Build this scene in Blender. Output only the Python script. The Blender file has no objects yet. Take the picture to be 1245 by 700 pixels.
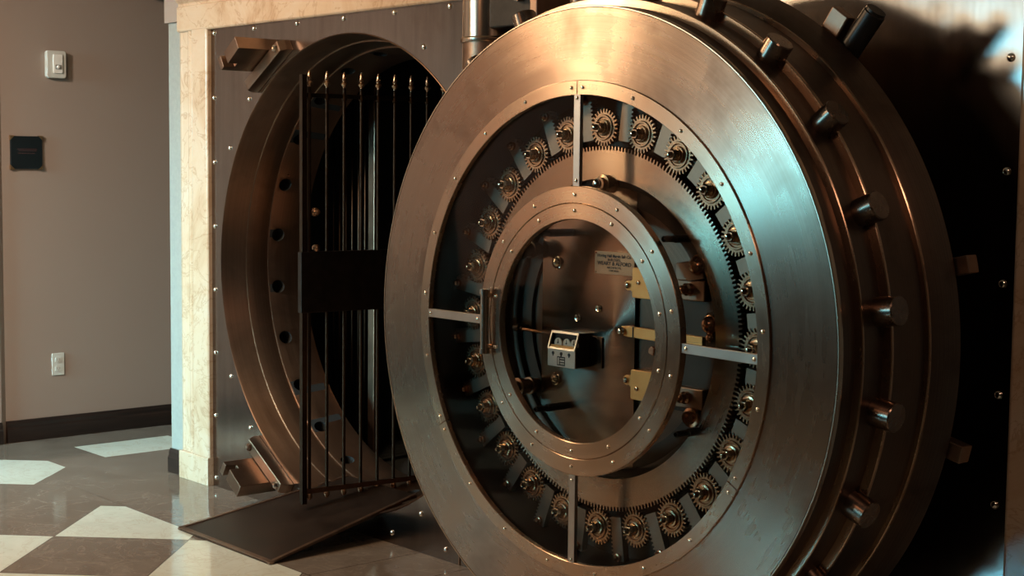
import bpy, bmesh, math, random
from math import pi, sin, cos, radians as R, hypot
from mathutils import Vector, Matrix
random.seed(7)
SC = bpy.context.scene
COL = SC.collection

# ------------------------------------------------------------------ camera
CAM = Vector((5.699, -3.540, 1.5))
yaw, pitch, roll, FPX = 0.850785, 0.081463, 0.010633, 1842.73
fw = Vector((-sin(yaw)*cos(pitch), cos(yaw)*cos(pitch), -sin(pitch)))
rt = Vector((cos(yaw), sin(yaw), 0)); up = rt.cross(fw)
r2 = rt*cos(roll) + up*sin(roll); u2 = -rt*sin(roll) + up*cos(roll)
cd = bpy.data.cameras.new('camera'); cam = bpy.data.objects.new('camera', cd); COL.objects.link(cam)
cam.matrix_world = Matrix(((r2.x, u2.x, -fw.x, CAM.x), (r2.y, u2.y, -fw.y, CAM.y), (r2.z, u2.z, -fw.z, CAM.z), (0, 0, 0, 1)))
cd.sensor_width = 36; cd.lens = 36*FPX/1245; cd.clip_start = .05
SC.camera = cam

# ------------------------------------------------------------------ light
SC.view_settings.view_transform = 'Standard'; SC.view_settings.look = 'None'
SC.view_settings.gamma = 1; SC.view_settings.use_curve_mapping = False
SC.view_settings.exposure = 0.0
SC.cycles.use_denoising = True
SC.cycles.max_bounces = 8
wd = bpy.data.worlds.new('world'); SC.world = wd; wd.use_nodes = True
wd.node_tree.nodes['Background'].inputs[0].default_value = (.10, .30, .36, 1)
wd.node_tree.nodes['Background'].inputs[1].default_value = .05

def area(name, loc, target, sx, sy, power, col, spread=180):
    l = bpy.data.lights.new(name, 'AREA'); l.shape = 'RECTANGLE'; l.size = sx; l.size_y = sy
    l.energy = power; l.color = col; l.spread = R(spread)
    o = bpy.data.objects.new(name, l); COL.objects.link(o); o.location = loc
    d = Vector(target) - Vector(loc); o.rotation_euler = d.to_track_quat('-Z', 'Y').to_euler()
    return o
TEAL = (.16, .72, 1.0); WARM = (1.0, .60, .32); CREAM = (1.0, .86, .62)
area('window_daylight', (-.6, -6.9, 1.90), (2.8, 0, 1.3), 1.0, .5, 14, TEAL, 80)
area('clerestory_daylight', (-1.6, -6.9, 2.60), (2.6, 0, 1.4), 4.2, .6, 14, CREAM, 110)
area('pendant_lamp', (-.6, -3.9, 2.50), (2.5, -.6, 1.4), .32, .32, 3.9, (1.0, .78, .50), 80)
area('ceiling_downlight', (.35, -1.9, 2.95), (1.2, -.8, 0), .30, .30, 52, (1.0, .66, .38))
area('ceiling_downlight', (2.2, -3.9, 2.95), (2.4, -1.0, .6), .5, .5, 9, (1.0, .46, .22))
area('ceiling_downlight', (-.3, -2.9, 2.95), (-1.9, -.2, .3), .35, .35, 70, (1.0, .82, .68), 120)
area('side_window_daylight', (-1.5, -5.2, 1.8), (-1.35, -.2, .2), 1.0, 1.6, 52, (.40, .88, 1.0), 50)
area('added_warm_fill', (-1.85, -4.2, 1.5), (2.6, -.6, 1.0), 2.4, 1.6, 3.6, (1.0, .44, .22), 120)  # unseen warm fill, added to brown the left of the door face
area('ceiling_downlight', (5.3, -1.9, 2.95), (3.7, 0, .6), .5, .5, 5.5, (1.0, .58, .38), 110)
area('added_ambient_fill', (3.0, -4.0, 2.97), (3.0, -4.0, 0), 7, 5, 3, (.30, .80, 1.0))  # broad teal fill added overhead to lift the dark tones
lc = bpy.data.lights.new('added_chamber_fill', 'POINT'); lc.energy = .06; lc.color = (.25, .7, 1.0); lc.shadow_soft_size = .3  # weak teal fill added inside the vault to raise its blacks
lo = bpy.data.objects.new('added_chamber_fill', lc); COL.objects.link(lo); lo.location = (2.6, 2.0, 1.9)

# ------------------------------------------------------------------ materials
def lin(h):
    h = h.lstrip('#'); v = [int(h[i:i+2], 16)/255 for i in (0, 2, 4)]
    return tuple((x/12.92 if x <= .04045 else ((x+.055)/1.055)**2.4) for x in v) + (1,)
class NT:
    def __init__(s, name):
        s.m = bpy.data.materials.new(name); s.m.use_nodes = True; s.t = s.m.node_tree
        s.b = s.t.nodes['Principled BSDF']
    def n(s, typ, **kw):
        n = s.t.nodes.new(typ)
        for k, v in kw.items(): setattr(n, k, v)
        return n
    def l(s, a, b): s.t.links.new(a, b)
    def set(s, **kw):
        for k, v in kw.items():
            s.b.inputs[k.replace('_', ' ')].default_value = v
    def math(s, op, a, b=None, c=None):
        n = s.n('ShaderNodeMath', operation=op)
        for i, v in enumerate((a, b, c)):
            if v is None: continue
            if isinstance(v, (int, float)): n.inputs[i].default_value = v
            else: s.l(v, n.inputs[i])
        return n.outputs[0]
    def noise(s, vec, scale, detail=4, rough=.6, dist=0):
        n = s.n('ShaderNodeTexNoise'); n.inputs['Scale'].default_value = scale
        n.inputs['Detail'].default_value = detail; n.inputs['Roughness'].default_value = rough
        n.inputs['Distortion'].default_value = dist
        s.l(vec, n.inputs['Vector']); return n.outputs['Fac']
    def vmap(s, vec, scale=(1, 1, 1)):
        n = s.n('ShaderNodeMapping'); n.inputs['Scale'].default_value = scale; s.l(vec, n.inputs['Vector']); return n.outputs[0]
    def ramp(s, fac, stops):
        n = s.n('ShaderNodeValToRGB'); e = n.color_ramp.elements
        while len(e) < len(stops): e.new(.5)
        for el, (p, c) in zip(e, stops):
            el.position = p; el.color = c if len(c) == 4 else tuple(c) + (1,)
        s.l(fac, n.inputs[0]); return n.outputs[0]
    def mix(s, fac, a, b, blend='MIX'):
        n = s.n('ShaderNodeMix', data_type='RGBA', blend_type=blend)
        for sock, v in ((n.inputs[0], fac), (n.inputs[6], a), (n.inputs[7], b)):
            if isinstance(v, (int, float, tuple)): sock.default_value = v
            else: s.l(v, sock)
        return n.outputs[2]
    def bump(s, h, strength, dist=.01):
        n = s.n('ShaderNodeBump'); n.inputs['Strength'].default_value = strength; n.inputs['Distance'].default_value = dist
        s.l(h, n.inputs['Height']); s.l(n.outputs[0], s.b.inputs['Normal'])
def obc(m): return m.n('ShaderNodeTexCoord').outputs['Object']
def uvc(m): return m.n('ShaderNodeTexCoord').outputs['UV']

def metal(name, c1, c2, rough=.35, rvar=.15, scale=6, stretch=(1, 1, 1), bump=.0, spec=1.0):
    m = NT(name); v = m.vmap(obc(m), stretch); f = m.noise(v, scale, 6, .65)
    m.l(m.ramp(f, [(.3, c1), (.7, c2)]), m.b.inputs['Base Color'])
    m.l(m.math('ADD', m.math('MULTIPLY', f, rvar), rough - rvar/2), m.b.inputs['Roughness'])
    m.set(Metallic=spec)
    if bump: m.bump(f, bump, .002)
    return m.m
def turned(name, c1, c2, stain, rough=.36, aniso=.75, patina=5.0):
    """metal turned on a lathe: fine concentric grooves, uv u = angle, v = radius"""
    m = NT(name); uv = uvc(m)
    f = m.noise(m.vmap(uv, (3, 260, 1)), 1, 3, .6)
    g = m.noise(m.vmap(uv, (9, 40, 1)), 1, 3, .6)
    p = m.noise(obc(m), patina, 4, .6, .3)
    base = m.ramp(f, [(.25, c1), (.75, c2)])
    sm = m.ramp(p, [(.50, (0, 0, 0)), (.80, (1, 1, 1))])
    base = m.mix(m.math('MULTIPLY', sm, .8), base, stain)
    m.l(base, m.b.inputs['Base Color'])
    r = m.math('ADD', m.math('MULTIPLY', p, .22), rough - .11)
    r = m.math('ADD', r, m.math('MULTIPLY', m.math('SUBTRACT', g, .5), .12))
    m.l(r, m.b.inputs['Roughness'])
    m.set(Metallic=1.0, Anisotropic=aniso, Anisotropic_Rotation=.25)
    t = m.n('ShaderNodeTangent', direction_type='UV_MAP'); t.uv_map = 'UVMap'
    m.l(t.outputs[0], m.b.inputs['Tangent'])
    return m.m

M = {}
M['face'] = turned('turned_door_face', (.36, .245, .175, 1), (.44, .31, .23, 1), (.17, .09, .055, 1), .27, .80, 4.2)
M['bezel'] = turned('turned_bezel_brass', (.49, .33, .225, 1), (.57, .40, .28, 1), (.36, .25, .18, 1), .26, .7, 6)
M['ring'] = turned('turned_gear_ring', (.42, .31, .23, 1), (.50, .37, .28, 1), (.30, .21, .15, 1), .25, .8, 5)
M['lock_face'] = turned('turned_lock_disc', (.27, .21, .17, 1), (.36, .28, .22, 1), (.18, .12, .085, 1), .21, .86, 3)
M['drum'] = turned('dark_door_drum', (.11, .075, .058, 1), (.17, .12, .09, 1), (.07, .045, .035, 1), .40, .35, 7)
M['edge'] = metal('bright_step_edge', (.50, .36, .26, 1), (.60, .45, .33, 1), .26, .1)
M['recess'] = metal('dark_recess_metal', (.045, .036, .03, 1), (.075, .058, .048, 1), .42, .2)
M['steel_wall'] = None
m = NT('polished_wall_steel'); o_ = obc(m)
f = m.noise(m.vmap(o_, (14, 1, 1.2)), 1.6, 6, .6); p = m.noise(o_, 2.6, 7, .66, .4); q = m.noise(o_, 17, 5, .7, .3)
b = m.ramp(f, [(.25, (.24, .21, .19, 1)), (.75, (.34, .30, .275, 1))])
b = m.mix(m.math('MULTIPLY', m.ramp(p, [(.5, (0, 0, 0)), (.75, (1, 1, 1))]), .6), b, (.20, .13, .095, 1))
b = m.mix(m.ramp(q, [(.70, (0, 0, 0)), (.74, (.6, .6, .6))]), b, (.12, .06, .04, 1))
m.l(b, m.b.inputs['Base Color']); m.set(Metallic=1.0)
m.l(m.math('ADD', m.math('MULTIPLY', p, .20), .10), m.b.inputs['Roughness']); m.bump(m.noise(o_, 3.2, 2, .5), .10, .01)
M['steel_wall'] = m.m
M['liner'] = turned('aged_liner_metal', (.20, .13, .088, 1), (.28, .18, .125, 1), (.10, .06, .04, 1), .34, .4, 5)
M['bracket'] = metal('bronze_bracket', (.24, .15, .105, 1), (.33, .22, .155, 1), .38, .2, 9)
M['bolt'] = turned('locking_bolt_steel', (.19, .135, .105, 1), (.27, .20, .155, 1), (.12, .08, .06, 1), .28, .3, 14)
M['gear'] = metal('bronze_gear', (.40, .25, .15, 1), (.52, .34, .22, 1), .26, .12, 30)
M['nickel'] = metal('nickel_nut', (.72, .60, .46, 1), (.80, .69, .55, 1), .17, .06, 40)
M['rack'] = metal('rack_bar_steel', (.21, .155, .12, 1), (.29, .22, .17, 1), .36, .12, 8)
M['brass'] = metal('satin_brass_plate', (.80, .38, .13, 1), (.86, .45, .17, 1), .38, .1, 12)
M['spoke'] = metal('spoke_steel', (.46, .36, .29, 1), (.54, .44, .36, 1), .32, .1, 8)
M['screw'] = metal('bright_screw', (.85, .76, .62, 1), (.92, .84, .7, 1), .15, .05, 30)
M['rivet'] = metal('chrome_rivet', (.86, .80, .72, 1), (.92, .88, .80, 1), .14, .05, 30)
M['black'] = metal('black_iron', (.012, .011, .010, 1), (.028, .023, .02, 1), .40, .15, 20, spec=.6)
M['bar'] = metal('gate_bar_bronze', (.04, .028, .02, 1), (.07, .048, .033, 1), .46, .12, 20)
M['finial'] = metal('finial_bronze', (.46, .31, .21, 1), (.56, .39, .27, 1), .28, .1, 20)
M['plate'] = metal('ramp_plate_iron', (.060, .042, .034, 1), (.10, .07, .055, 1), .48, .2, 7, bump=.15)
M['plate_edge'] = metal('worn_plate_edge', (.20, .13, .095, 1), (.32, .21, .15, 1), .42, .2, 25)
M['hinge'] = metal('polished_hinge_steel', (.52, .44, .36, 1), (.60, .51, .42, 1), .20, .08, 6)
M['box_grey'] = metal('timelock_case_black', (.05, .045, .042, 1), (.07, .062, .056, 1), .34, .1, 20)
M['nameplate'] = metal('etched_copper_plate', (.40, .22, .12, 1), (.50, .29, .17, 1), .36, .1, 12)
M['silver'] = metal('timelock_face_silver', (.60, .52, .44, 1), (.68, .60, .50, 1), .36, .1, 25)
M['copper'] = metal('copper_screw', (.55, .30, .18, 1), (.66, .38, .24, 1), .24, .1, 25)

def flat(name, c, rough=.6, **kw):
    m = NT(name); f = m.noise(obc(m), 9, 4)
    m.l(m.ramp(f, [(.3, tuple(x*.93 for x in c[:3])), (.7, tuple(min(1, x*1.05) for x in c[:3]))]), m.b.inputs['Base Color'])
    m.set(Roughness=rough, **kw); return m.m
M['void'] = flat('vault_shade_black', (.012, .016, .018), .8)  # deep shade of chamber and bolt sockets put into the colour
M['dial'] = flat('ivory_dial', (.78, .72, .60), .4)
M['ink'] = flat('engraved_black_fill', (.02, .014, .010), .5)
M['white_plastic'] = flat('white_plastic', (.60, .60, .55), .4)
M['grey_plastic'] = flat('grey_plastic', (.30, .27, .24), .4)
M['clear'] = flat('strobe_lens', (.85, .85, .80), .15)
M['sign'] = flat('black_sign_face', (.006, .010, .012), .35)
M['faint'] = flat('dull_red_lettering', (.055, .028, .028), .5)
M['gilt'] = metal('gilt_corner', (.45, .28, .14, 1), (.55, .36, .2, 1), .4, .1, 30)
M['bbd'] = None
m = NT('dark_stained_wood'); w = m.noise(m.vmap(obc(m), (1, 1, 14)), 3, 5)
m.l(m.ramp(w, [(.3, (.010, .006, .005)), (.8, (.030, .016, .011))]), m.b.inputs['Base Color']); m.set(Roughness=.33); M['bbd'] = m.m
m = NT('taupe_wall_paint'); w = m.noise(m.vmap(obc(m), (1, 1, 1)), 45, 3); w2 = m.noise(obc(m), .8, 3)
m.l(m.mix(w2, (.30, .235, .195, 1), (.33, .265, .225, 1)), m.b.inputs['Base Color']); m.set(Roughness=.72); m.bump(w, .12, .003); M['paint'] = m.m
m = NT('pale_pier_paint'); w = m.noise(obc(m), 50, 3); m.l(m.ramp(w, [(.3, (.27, .28, .26)), (.7, (.31, .32, .29))]), m.b.inputs['Base Color']); m.set(Roughness=.6); M['pale'] = m.m
m = NT('white_ceiling_paint'); w = m.noise(obc(m), 40, 3); m.l(m.ramp(w, [(.3, (.46, .40, .33)), (.7, (.50, .44, .36))]), m.b.inputs['Base Color']); m.set(Roughness=.8); M['ceil'] = m.m
m = NT('dark_soffit_paint'); w = m.noise(obc(m), 40, 3); m.l(m.ramp(w, [(.3, (.030, .024, .02)), (.7, (.04, .032, .027))]), m.b.inputs['Base Color']); m.set(Roughness=.7); M['soffit'] = m.m
m = NT('cream_marble'); o_ = obc(m)
a = m.noise(o_, 2.2, 7, .65, 1.2); vv = m.noise(o_, 4.5, 8, .6, 1.6)
vein = m.math('ABSOLUTE', m.math('SUBTRACT', vv, .5))
vm = m.ramp(vein, [(.0, (1, 1, 1)), (.02, (0, 0, 0))])
b = m.ramp(a, [(.3, (.46, .30, .18)), (.5, (.58, .44, .31)), (.72, (.62, .52, .41))])
b = m.mix(m.math('MULTIPLY', vm, .42), b, (.30, .16, .07, 1))
m.l(b, m.b.inputs['Base Color']); m.set(Roughness=.13, IOR=1.5); M['marble'] = m.m
# glass: mostly clear with a fresnel reflection
m = NT('clear_glass'); fr = m.n('ShaderNodeFresnel'); fr.inputs[0].default_value = 1.12
tr = m.n('ShaderNodeBsdfTransparent'); tr.inputs[0].default_value = (.95, .94, .92, 1)
gl = m.n('ShaderNodeBsdfGlossy'); gl.inputs['Roughness'].default_value = .03; gl.inputs['Color'].default_value = (.85, .85, .85, 1)
mx = m.n('ShaderNodeMixShader'); m.l(fr.outputs[0], mx.inputs[0]); m.l(tr.outputs[0], mx.inputs[1]); m.l(gl.outputs[0], mx.inputs[2])
m.l(mx.outputs[0], m.t.nodes['Material Output'].inputs['Surface']); M['glass'] = m.m

# polished marble floor: diagonal checker field, plain border tiles, inlaid pale tiles
m = NT('marble_tile_floor'); geo = m.n('ShaderNodeNewGeometry'); sep = m.n('ShaderNodeSeparateXYZ'); m.l(geo.outputs['Position'], sep.inputs[0])
x, y = sep.outputs[0], sep.outputs[1]
dm = m.math('SUBTRACT', x, y); sm_ = m.math('ADD', x, y); T = .772
ka = m.math('FLOOR', m.math('DIVIDE', m.math('SUBTRACT', dm, 1.006), T)); kb = m.math('FLOOR', m.math('DIVIDE', m.math('ADD', sm_, .957), T))
par = m.math('FLOORED_MODULO', m.math('ADD', ka, kb), 2.0)
def gt(a, v): return m.math('GREATER_THAN', a, v)
def lt(a, v): return m.math('LESS_THAN', a, v)
def AND(*a):
    r = a[0]
    for k in a[1:]: r = m.math('MULTIPLY', r, k)
    return r
def OR(a, b): return m.math('MAXIMUM', a, b)
field = AND(lt(y, -.515), gt(dm, .234))
wA = AND(field, gt(par, .5))
wD = AND(lt(y, -.35), gt(dm, -1.09), lt(dm, -.308), lt(sm_, -1.586), gt(sm_, -2.36))
wE = AND(gt(x, -1.705), lt(x, -1.35), gt(y, -.085), lt(y, .46))
white = OR(wA, OR(wD, wE))
# joints
def near(a, v, w=.003): return lt(m.math('ABSOLUTE', m.math('SUBTRACT', a, v)), w)
def percell(a, off, T_, w=.003):
    fr_ = m.math('FLOORED_MODULO', m.math('ADD', m.math('SUBTRACT', a, off), T_/2), T_)
    return lt(m.math('ABSOLUTE', m.math('SUBTRACT', fr_, T_/2)), w)
g1 = AND(field, OR(percell(dm, 1.006, T, .0042), percell(sm_, -.957, T, .0042)))
g2 = AND(gt(y, -.515), gt(x, -.95), percell(x, -.06, .30))
g3 = AND(gt(x, -.94), OR(near(y, -.515, .003), AND(gt(y, -.3), near(y, .0, .002))))
g4 = AND(lt(x, -.5), lt(y, -.515), OR(percell(dm, -.308, T, .003), percell(sm_, -1.586, T, .003)))
g5 = AND(m.math('SUBTRACT', 1.0, wE), lt(x, -.95), gt(y, -.35), OR(percell(dm, -.758, .54, .003), percell(sm_, -1.456, .54, .003)))
gr = OR(OR(g1, g2), OR(g3, OR(g4, g5)))
pos = geo.outputs['Position']
n1 = m.noise(pos, 2.3, 8, .65, 1.5); n2 = m.noise(pos, 5, 8, .6, 1.8)
vein = m.ramp(m.math('ABSOLUTE', m.math('SUBTRACT', n2, .5)), [(0, (1, 1, 1)), (.022, (0, 0, 0))])
grey = m.ramp(n1, [(.3, (.125, .098, .078)), (.7, (.195, .160, .130))])
grey = m.mix(m.math('MULTIPLY', vein, .30), grey, (.33, .27, .22, 1))
wht = m.ramp(n1, [(.3, (.55, .58, .50)), (.7, (.66, .70, .62))])
wht = m.mix(m.math('MULTIPLY', vein, .35), wht, (.45, .36, .26, 1))
c = m.mix(white, grey, wht); c = m.mix(m.math('MULTIPLY', gr, .75), c, (.05, .035, .028, 1))
m.l(c, m.b.inputs['Base Color']); m.set(Roughness=.10, IOR=1.55); M['floor'] = m.m

# ------------------------------------------------------------------ geometry helpers
class MB:
    def __init__(s, origin=(0, 0, 0)):
        s.bm = bmesh.new(); s.uv = s.bm.loops.layers.uv.new('UVMap'); s.o = Vector(origin)
    def v(s, p): return s.bm.verts.new(Vector(p) - s.o)
    def face(s, vs, uvs=None, smooth=False):
        try: f = s.bm.faces.new(vs)
        except ValueError: return None
        f.smooth = smooth
        if uvs:
            for l, u in zip(f.loops, uvs): l[s.uv].uv = u
        return f
    def box(s, x0, x1, y0, y1, z0, z1, mat=None):
        P = [(x, y, z) for x in (x0, x1) for y in (y0, y1) for z in (z0, z1)]
        if mat: P = [mat @ Vector(p) for p in P]
        V = [s.v(p) for p in P]
        for q in ((0, 1, 3, 2), (4, 6, 7, 5), (0, 4, 5, 1), (2, 3, 7, 6), (0, 2, 6, 4), (1, 5, 7, 3)): s.face([V[i] for i in q])
        return s
    def prism(s, poly, axis, a, b):
        """poly of 2d points extruded along axis between a and b. axis 'y': points are (x,z); 'z': (x,y); 'x': (y,z)"""
        def P(p, t): return {'y': (p[0], t, p[1]), 'z': (p[0], p[1], t), 'x': (t, p[0], p[1])}[axis]
        A = [s.v(P(p, a)) for p in poly]; B = [s.v(P(p, b)) for p in poly]; n = len(poly)
        s.face(A[::-1]); s.face(B)
        for i in range(n): s.face([A[i], A[(i+1) % n], B[(i+1) % n], B[i]])
        return s
    def lathe(s, prof, c=(0, 0, 0), ax='y', seg=96, a0=0, a1=2*pi, closed=False, smooth=True, flatfaces=True):
        """prof: list of (r, t); t runs along the axis"""
        full = abs(a1-a0-2*pi) < 1e-6; N = seg if full else seg+1
        def P(r, t, a):
            if ax == 'y': return (c[0]+r*cos(a), c[1]+t, c[2]+r*sin(a))
            if ax == 'z': return (c[0]+r*cos(a), c[1]+r*sin(a), c[2]+t)
            return (c[0]+t, c[1]+r*cos(a), c[2]+r*sin(a))
        L = [0]
        for i in range(1, len(prof)): L.append(L[-1]+hypot(prof[i][0]-prof[i-1][0], prof[i][1]-prof[i-1][1]))
        rows = []
        for r, t in prof:
            if r < 1e-6: rows.append([s.v(P(0, t, 0))]*N)
            else: rows.append([s.v(P(r, t, a0+(a1-a0)*i/seg)) for i in range(N)])
        m_ = len(prof); pairs = [(i, i+1) for i in range(m_-1)] + ([(m_-1, 0)] if closed else [])
        for i, j in pairs:
            lj = L[j] if j > i else L[i]+.01
            for k in range(seg):
                k2 = (k+1) % N if full else k+1
                u0, u1 = k/seg, (k+1)/seg
                vs = [rows[i][k], rows[i][k2], rows[j][k2], rows[j][k]]
                us = [(u0, L[i]), (u1, L[i]), (u1, lj), (u0, lj)]
                if prof[i][0] < 1e-6: vs = [vs[0], vs[2], vs[3]]; us = [us[0], us[2], us[3]]
                elif prof[j][0] < 1e-6: vs = vs[:3]; us = us[:3]
                s.face(vs, us, smooth)
        if not full and closed:
            s.face([rws[0] for rws in rows]); s.face([rws[-1] for rws in rows][::-1])
        return s
    def cyl(s, p0, p1, r, r1=None, seg=16, caps=True, smooth=True):
        p0, p1 = Vector(p0), Vector(p1); r1 = r if r1 is None else r1
        d = (p1-p0).normalized(); a = d.orthogonal().normalized(); b = d.cross(a); h = (p1-p0).length
        A = [s.v(p0+(a*cos(t)+b*sin(t))*r) for t in [2*pi*i/seg for i in range(seg)]]
        B = [s.v(p1+(a*cos(t)+b*sin(t))*r1) for t in [2*pi*i/seg for i in range(seg)]]
        for i in range(seg):
            j = (i+1) % seg; s.face([A[i], A[j], B[j], B[i]], [(i/seg, 0), ((i+1)/seg, 0), ((i+1)/seg, h), (i/seg, h)], smooth)
        if caps:
            s.face(A[::-1], [(i/seg, 0) for i in range(seg)]); s.face(B, [(i/seg, 0) for i in range(seg)])
        return s
    def revolve(s, p0, d, prof, seg=16, smooth=True):
        """prof (r, t) revolved about direction d from p0"""
        p0 = Vector(p0); d = Vector(d).normalized(); a = d.orthogonal().normalized(); b = d.cross(a)
        rows = []
        for r, t in prof:
            if r < 1e-6: rows.append([s.v(p0+d*t)]*seg)
            else: rows.append([s.v(p0+d*t+(a*cos(q)+b*sin(q))*r) for q in [2*pi*i/seg for i in range(seg)]])
        for i in range(len(prof)-1):
            for k in range(seg):
                k2 = (k+1) % seg; vs = [rows[i][k], rows[i][k2], rows[i+1][k2], rows[i+1][k]]
                us = [(k/seg, prof[i][1]), ((k+1)/seg, prof[i][1]), ((k+1)/seg, prof[i+1][1]), (k/seg, prof[i+1][1])]
                if prof[i][0] < 1e-6: vs = [vs[0], vs[2], vs[3]]; us = [us[0], us[2], us[3]]
                elif prof[i+1][0] < 1e-6: vs = vs[:3]; us = us[:3]
                s.face(vs, us, smooth)
        return s
    def build(s, name, mat, parent=None, bevel=0, loc=None, sharp=32):
        bmesh.ops.recalc_face_normals(s.bm, faces=s.bm.faces[:])
        for e in s.bm.edges:
            if len(e.link_faces) == 2 and e.calc_face_angle(0) > R(sharp): e.smooth = False
        me = bpy.data.meshes.new(name); s.bm.to_mesh(me); s.bm.free()
        me.materials.append(mat)
        o = bpy.data.objects.new(name, me); COL.objects.link(o)
        o.location = Vector(loc) if loc is not None else s.o
        if parent: o.parent = parent
        if bevel:
            b = o.modifiers.new('bevel', 'BEVEL'); b.width = bevel; b.segments = 2; b.limit_method = 'ANGLE'; b.angle_limit = R(35)
        return o
def tag(o, label=None, cat=None, group=None, kind=None):
    for k, v in (('label', label), ('category', cat), ('group', group), ('kind', kind)):
        if v: o[k] = v
    return o
def empty(name, loc, label, cat, group=None):
    o = bpy.data.objects.new(name, None); COL.objects.link(o); o.location = loc; o.empty_display_size = .1
    return tag(o, label, cat, group)
def copy(o, parent=None, loc=None, rot=None):
    c = o.copy(); COL.objects.link(c); c.parent = parent
    if loc is not None: c.location = loc
    if rot is not None: c.rotation_euler = rot
    for ch in list(o.children): copy(ch, c)
    return c
def struct(o): o['kind'] = 'structure'; return o
def polar(r, deg): return r*cos(R(deg)), r*sin(R(deg))

# ------------------------------------------------------------------ room shell
H = 3.0
struct(MB().box(-5, 9, -9, 3.2, -.06, 0).build('floor', M['floor']))
struct(MB().box(-5, 9, -9, .55, H, H+.08).build('ceiling', M['ceil']))
struct(MB().box(-2.3, -.5, .55, 3.2, 2.40, 2.5).box(-2.3, -.5, .5, .55, 2.40, 3.08).build('ceiling', M['soffit']))
b = MB(); b.prism([(-2.03, 3.2), (-2.03, -.315), (-2.012, -.345), (-2.012, -9), (-2.13, -9), (-2.13, 3.2)], 'z', 0, H)
far = struct(b.build('wall_left', M['paint']))
struct(MB().box(-2.2, 9, -9.1, -9, 0, H).build('wall_back', M['ceil']))
struct(MB().box(9, 9.1, -9, .3, 0, H).build('wall_right', M['paint']))
b = MB(); b.box(-.835, -.60, .01, 3.2, 0, H).box(-.69, 4.0, .12, .3, 2.45, H).box(3.90, 9, .03, .3, 0, H)
struct(b.build('wall_front', M['pale']))
struct(MB().box(-2.1, -.7, 3.1, 3.2, 0, 2.5).build('wall_corridor_end', M['paint']))
def skirting(path_sign, pts_profile): pass
b = MB()
def base_prof(x, s): return [(x, 0), (x+s*.022, 0), (x+s*.022, .072), (x+s*.016, .082), (x+s*.016, .098), (x+s*.008, .115), (x, .115)]
b.prism([(p[0], p[1]) for p in base_prof(-2.03, 1)], 'y', -.315, 3.1)
struct(b.build('baseboard_left', M['bbd']))
b = MB(); b.prism([(p[0], p[1]) for p in base_prof(-2.012, 1)], 'y', -9, -.345)
struct(b.build('baseboard_left', M['bbd']))
b = MB(); b.prism([(.01 - (p[0]), p[1]) for p in base_prof(0, 1)], 'x', -.835, -.695)
struct(b.build('baseboard_front', M['bbd']))
struct(MB().box(-.850, -.697, -.004, .01, 2.147, 2.6).build('trim_1', M['paint']))

# marble surround, moulded
def jamb(name, x0, x1, z1, flip=False):
    prof = [(0, .10), (0, -.012), (.018, -.016), (.030, -.012), (.085, -.012), (.090, -.019), (.10, -.022), (.112, -.019), (.118, -.014),
            (.128, -.014), (.134, -.024), (.262, -.024), (.270, -.018), (.270, .10)]
    w = x1-x0; pr = [((x0 + p[0]/.27*w) if not flip else (x1 - p[0]/.27*w), p[1]) for p in prof]
    b = MB(); b.prism(pr, 'z', 0.13, z1); 
    b.box(x0-.003, x1+.001, -.030, .10, 0, .13)
    return b.build(name, M['marble'], bevel=.002)
struct(jamb('trim_2', -.69, -.424, 2.112))
struct(jamb('trim_3', 3.634, 3.92, 2.112, True))
b = MB()
prof = [(.10, 2.093), (-.020, 2.093), (-.026, 2.100), (-.026, 2.205), (-.018, 2.212), (-.018, 2.222), (-.026, 2.230), (-.036, 2.240), (-.026, 2.250), (-.022, 2.258), (-.022, 2.46), (.10, 2.46)]
b.prism(prof, 'x', -.692, 3.93)
struct(b.build('trim_4', M['marble'], bevel=.002))

# vault chamber
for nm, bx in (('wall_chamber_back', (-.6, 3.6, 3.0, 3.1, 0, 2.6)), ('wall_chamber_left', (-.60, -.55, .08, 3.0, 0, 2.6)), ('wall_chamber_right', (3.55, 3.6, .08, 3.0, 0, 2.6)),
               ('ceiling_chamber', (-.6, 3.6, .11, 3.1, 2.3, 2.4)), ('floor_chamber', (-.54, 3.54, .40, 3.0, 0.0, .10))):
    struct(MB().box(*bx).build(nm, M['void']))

# ------------------------------------------------------------------ vault front with round doorway
XO, ZO, RO = .63, 1.044, .974
vf = empty('vault_front', (XO, 0, 0), 'riveted steel vault front with a round stepped doorway set in the marble surround', 'vault wall')
def lp(parent, p): return Vector(p) - parent.location
X0, X1, Z0, Z1 = -.424, 3.634, 0.0, 2.093
b = MB(vf.location)
angs = [2*pi*i/144 for i in range(144)]
angs += [math.atan2(z-ZO, x_-XO) % (2*pi) for x_ in (X0, X1) for z in (Z0, Z1)]; angs = sorted(set(angs))
def rect(a):
    dx, dz = cos(a), sin(a); t = 1e9
    if dx > 1e-9: t = min(t, (X1-XO)/dx)
    if dx < -1e-9: t = min(t, (X0-XO)/dx)
    if dz > 1e-9: t = min(t, (Z1-ZO)/dz)
    if dz < -1e-9: t = min(t, (Z0-ZO)/dz)
    return XO+dx*t, ZO+dz*t
rows = []
for a in angs:
    ox, oz = rect(a); ix, iz = XO+RO*cos(a), ZO+RO*sin(a)
    rows.append([b.v((ox, 0, oz)), b.v((ix, 0, iz)), b.v((ix, .05, iz)), b.v((ox, .05, oz))])
for i in range(len(rows)):
    j = (i+1) % len(rows)
    for k in range(4): b.face([rows[i][k], rows[j][k], rows[j][(k+1) % 4], rows[i][(k+1) % 4]])
b.build('steel_panel', M['steel_wall'], vf, loc=(0, 0, 0))
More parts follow.
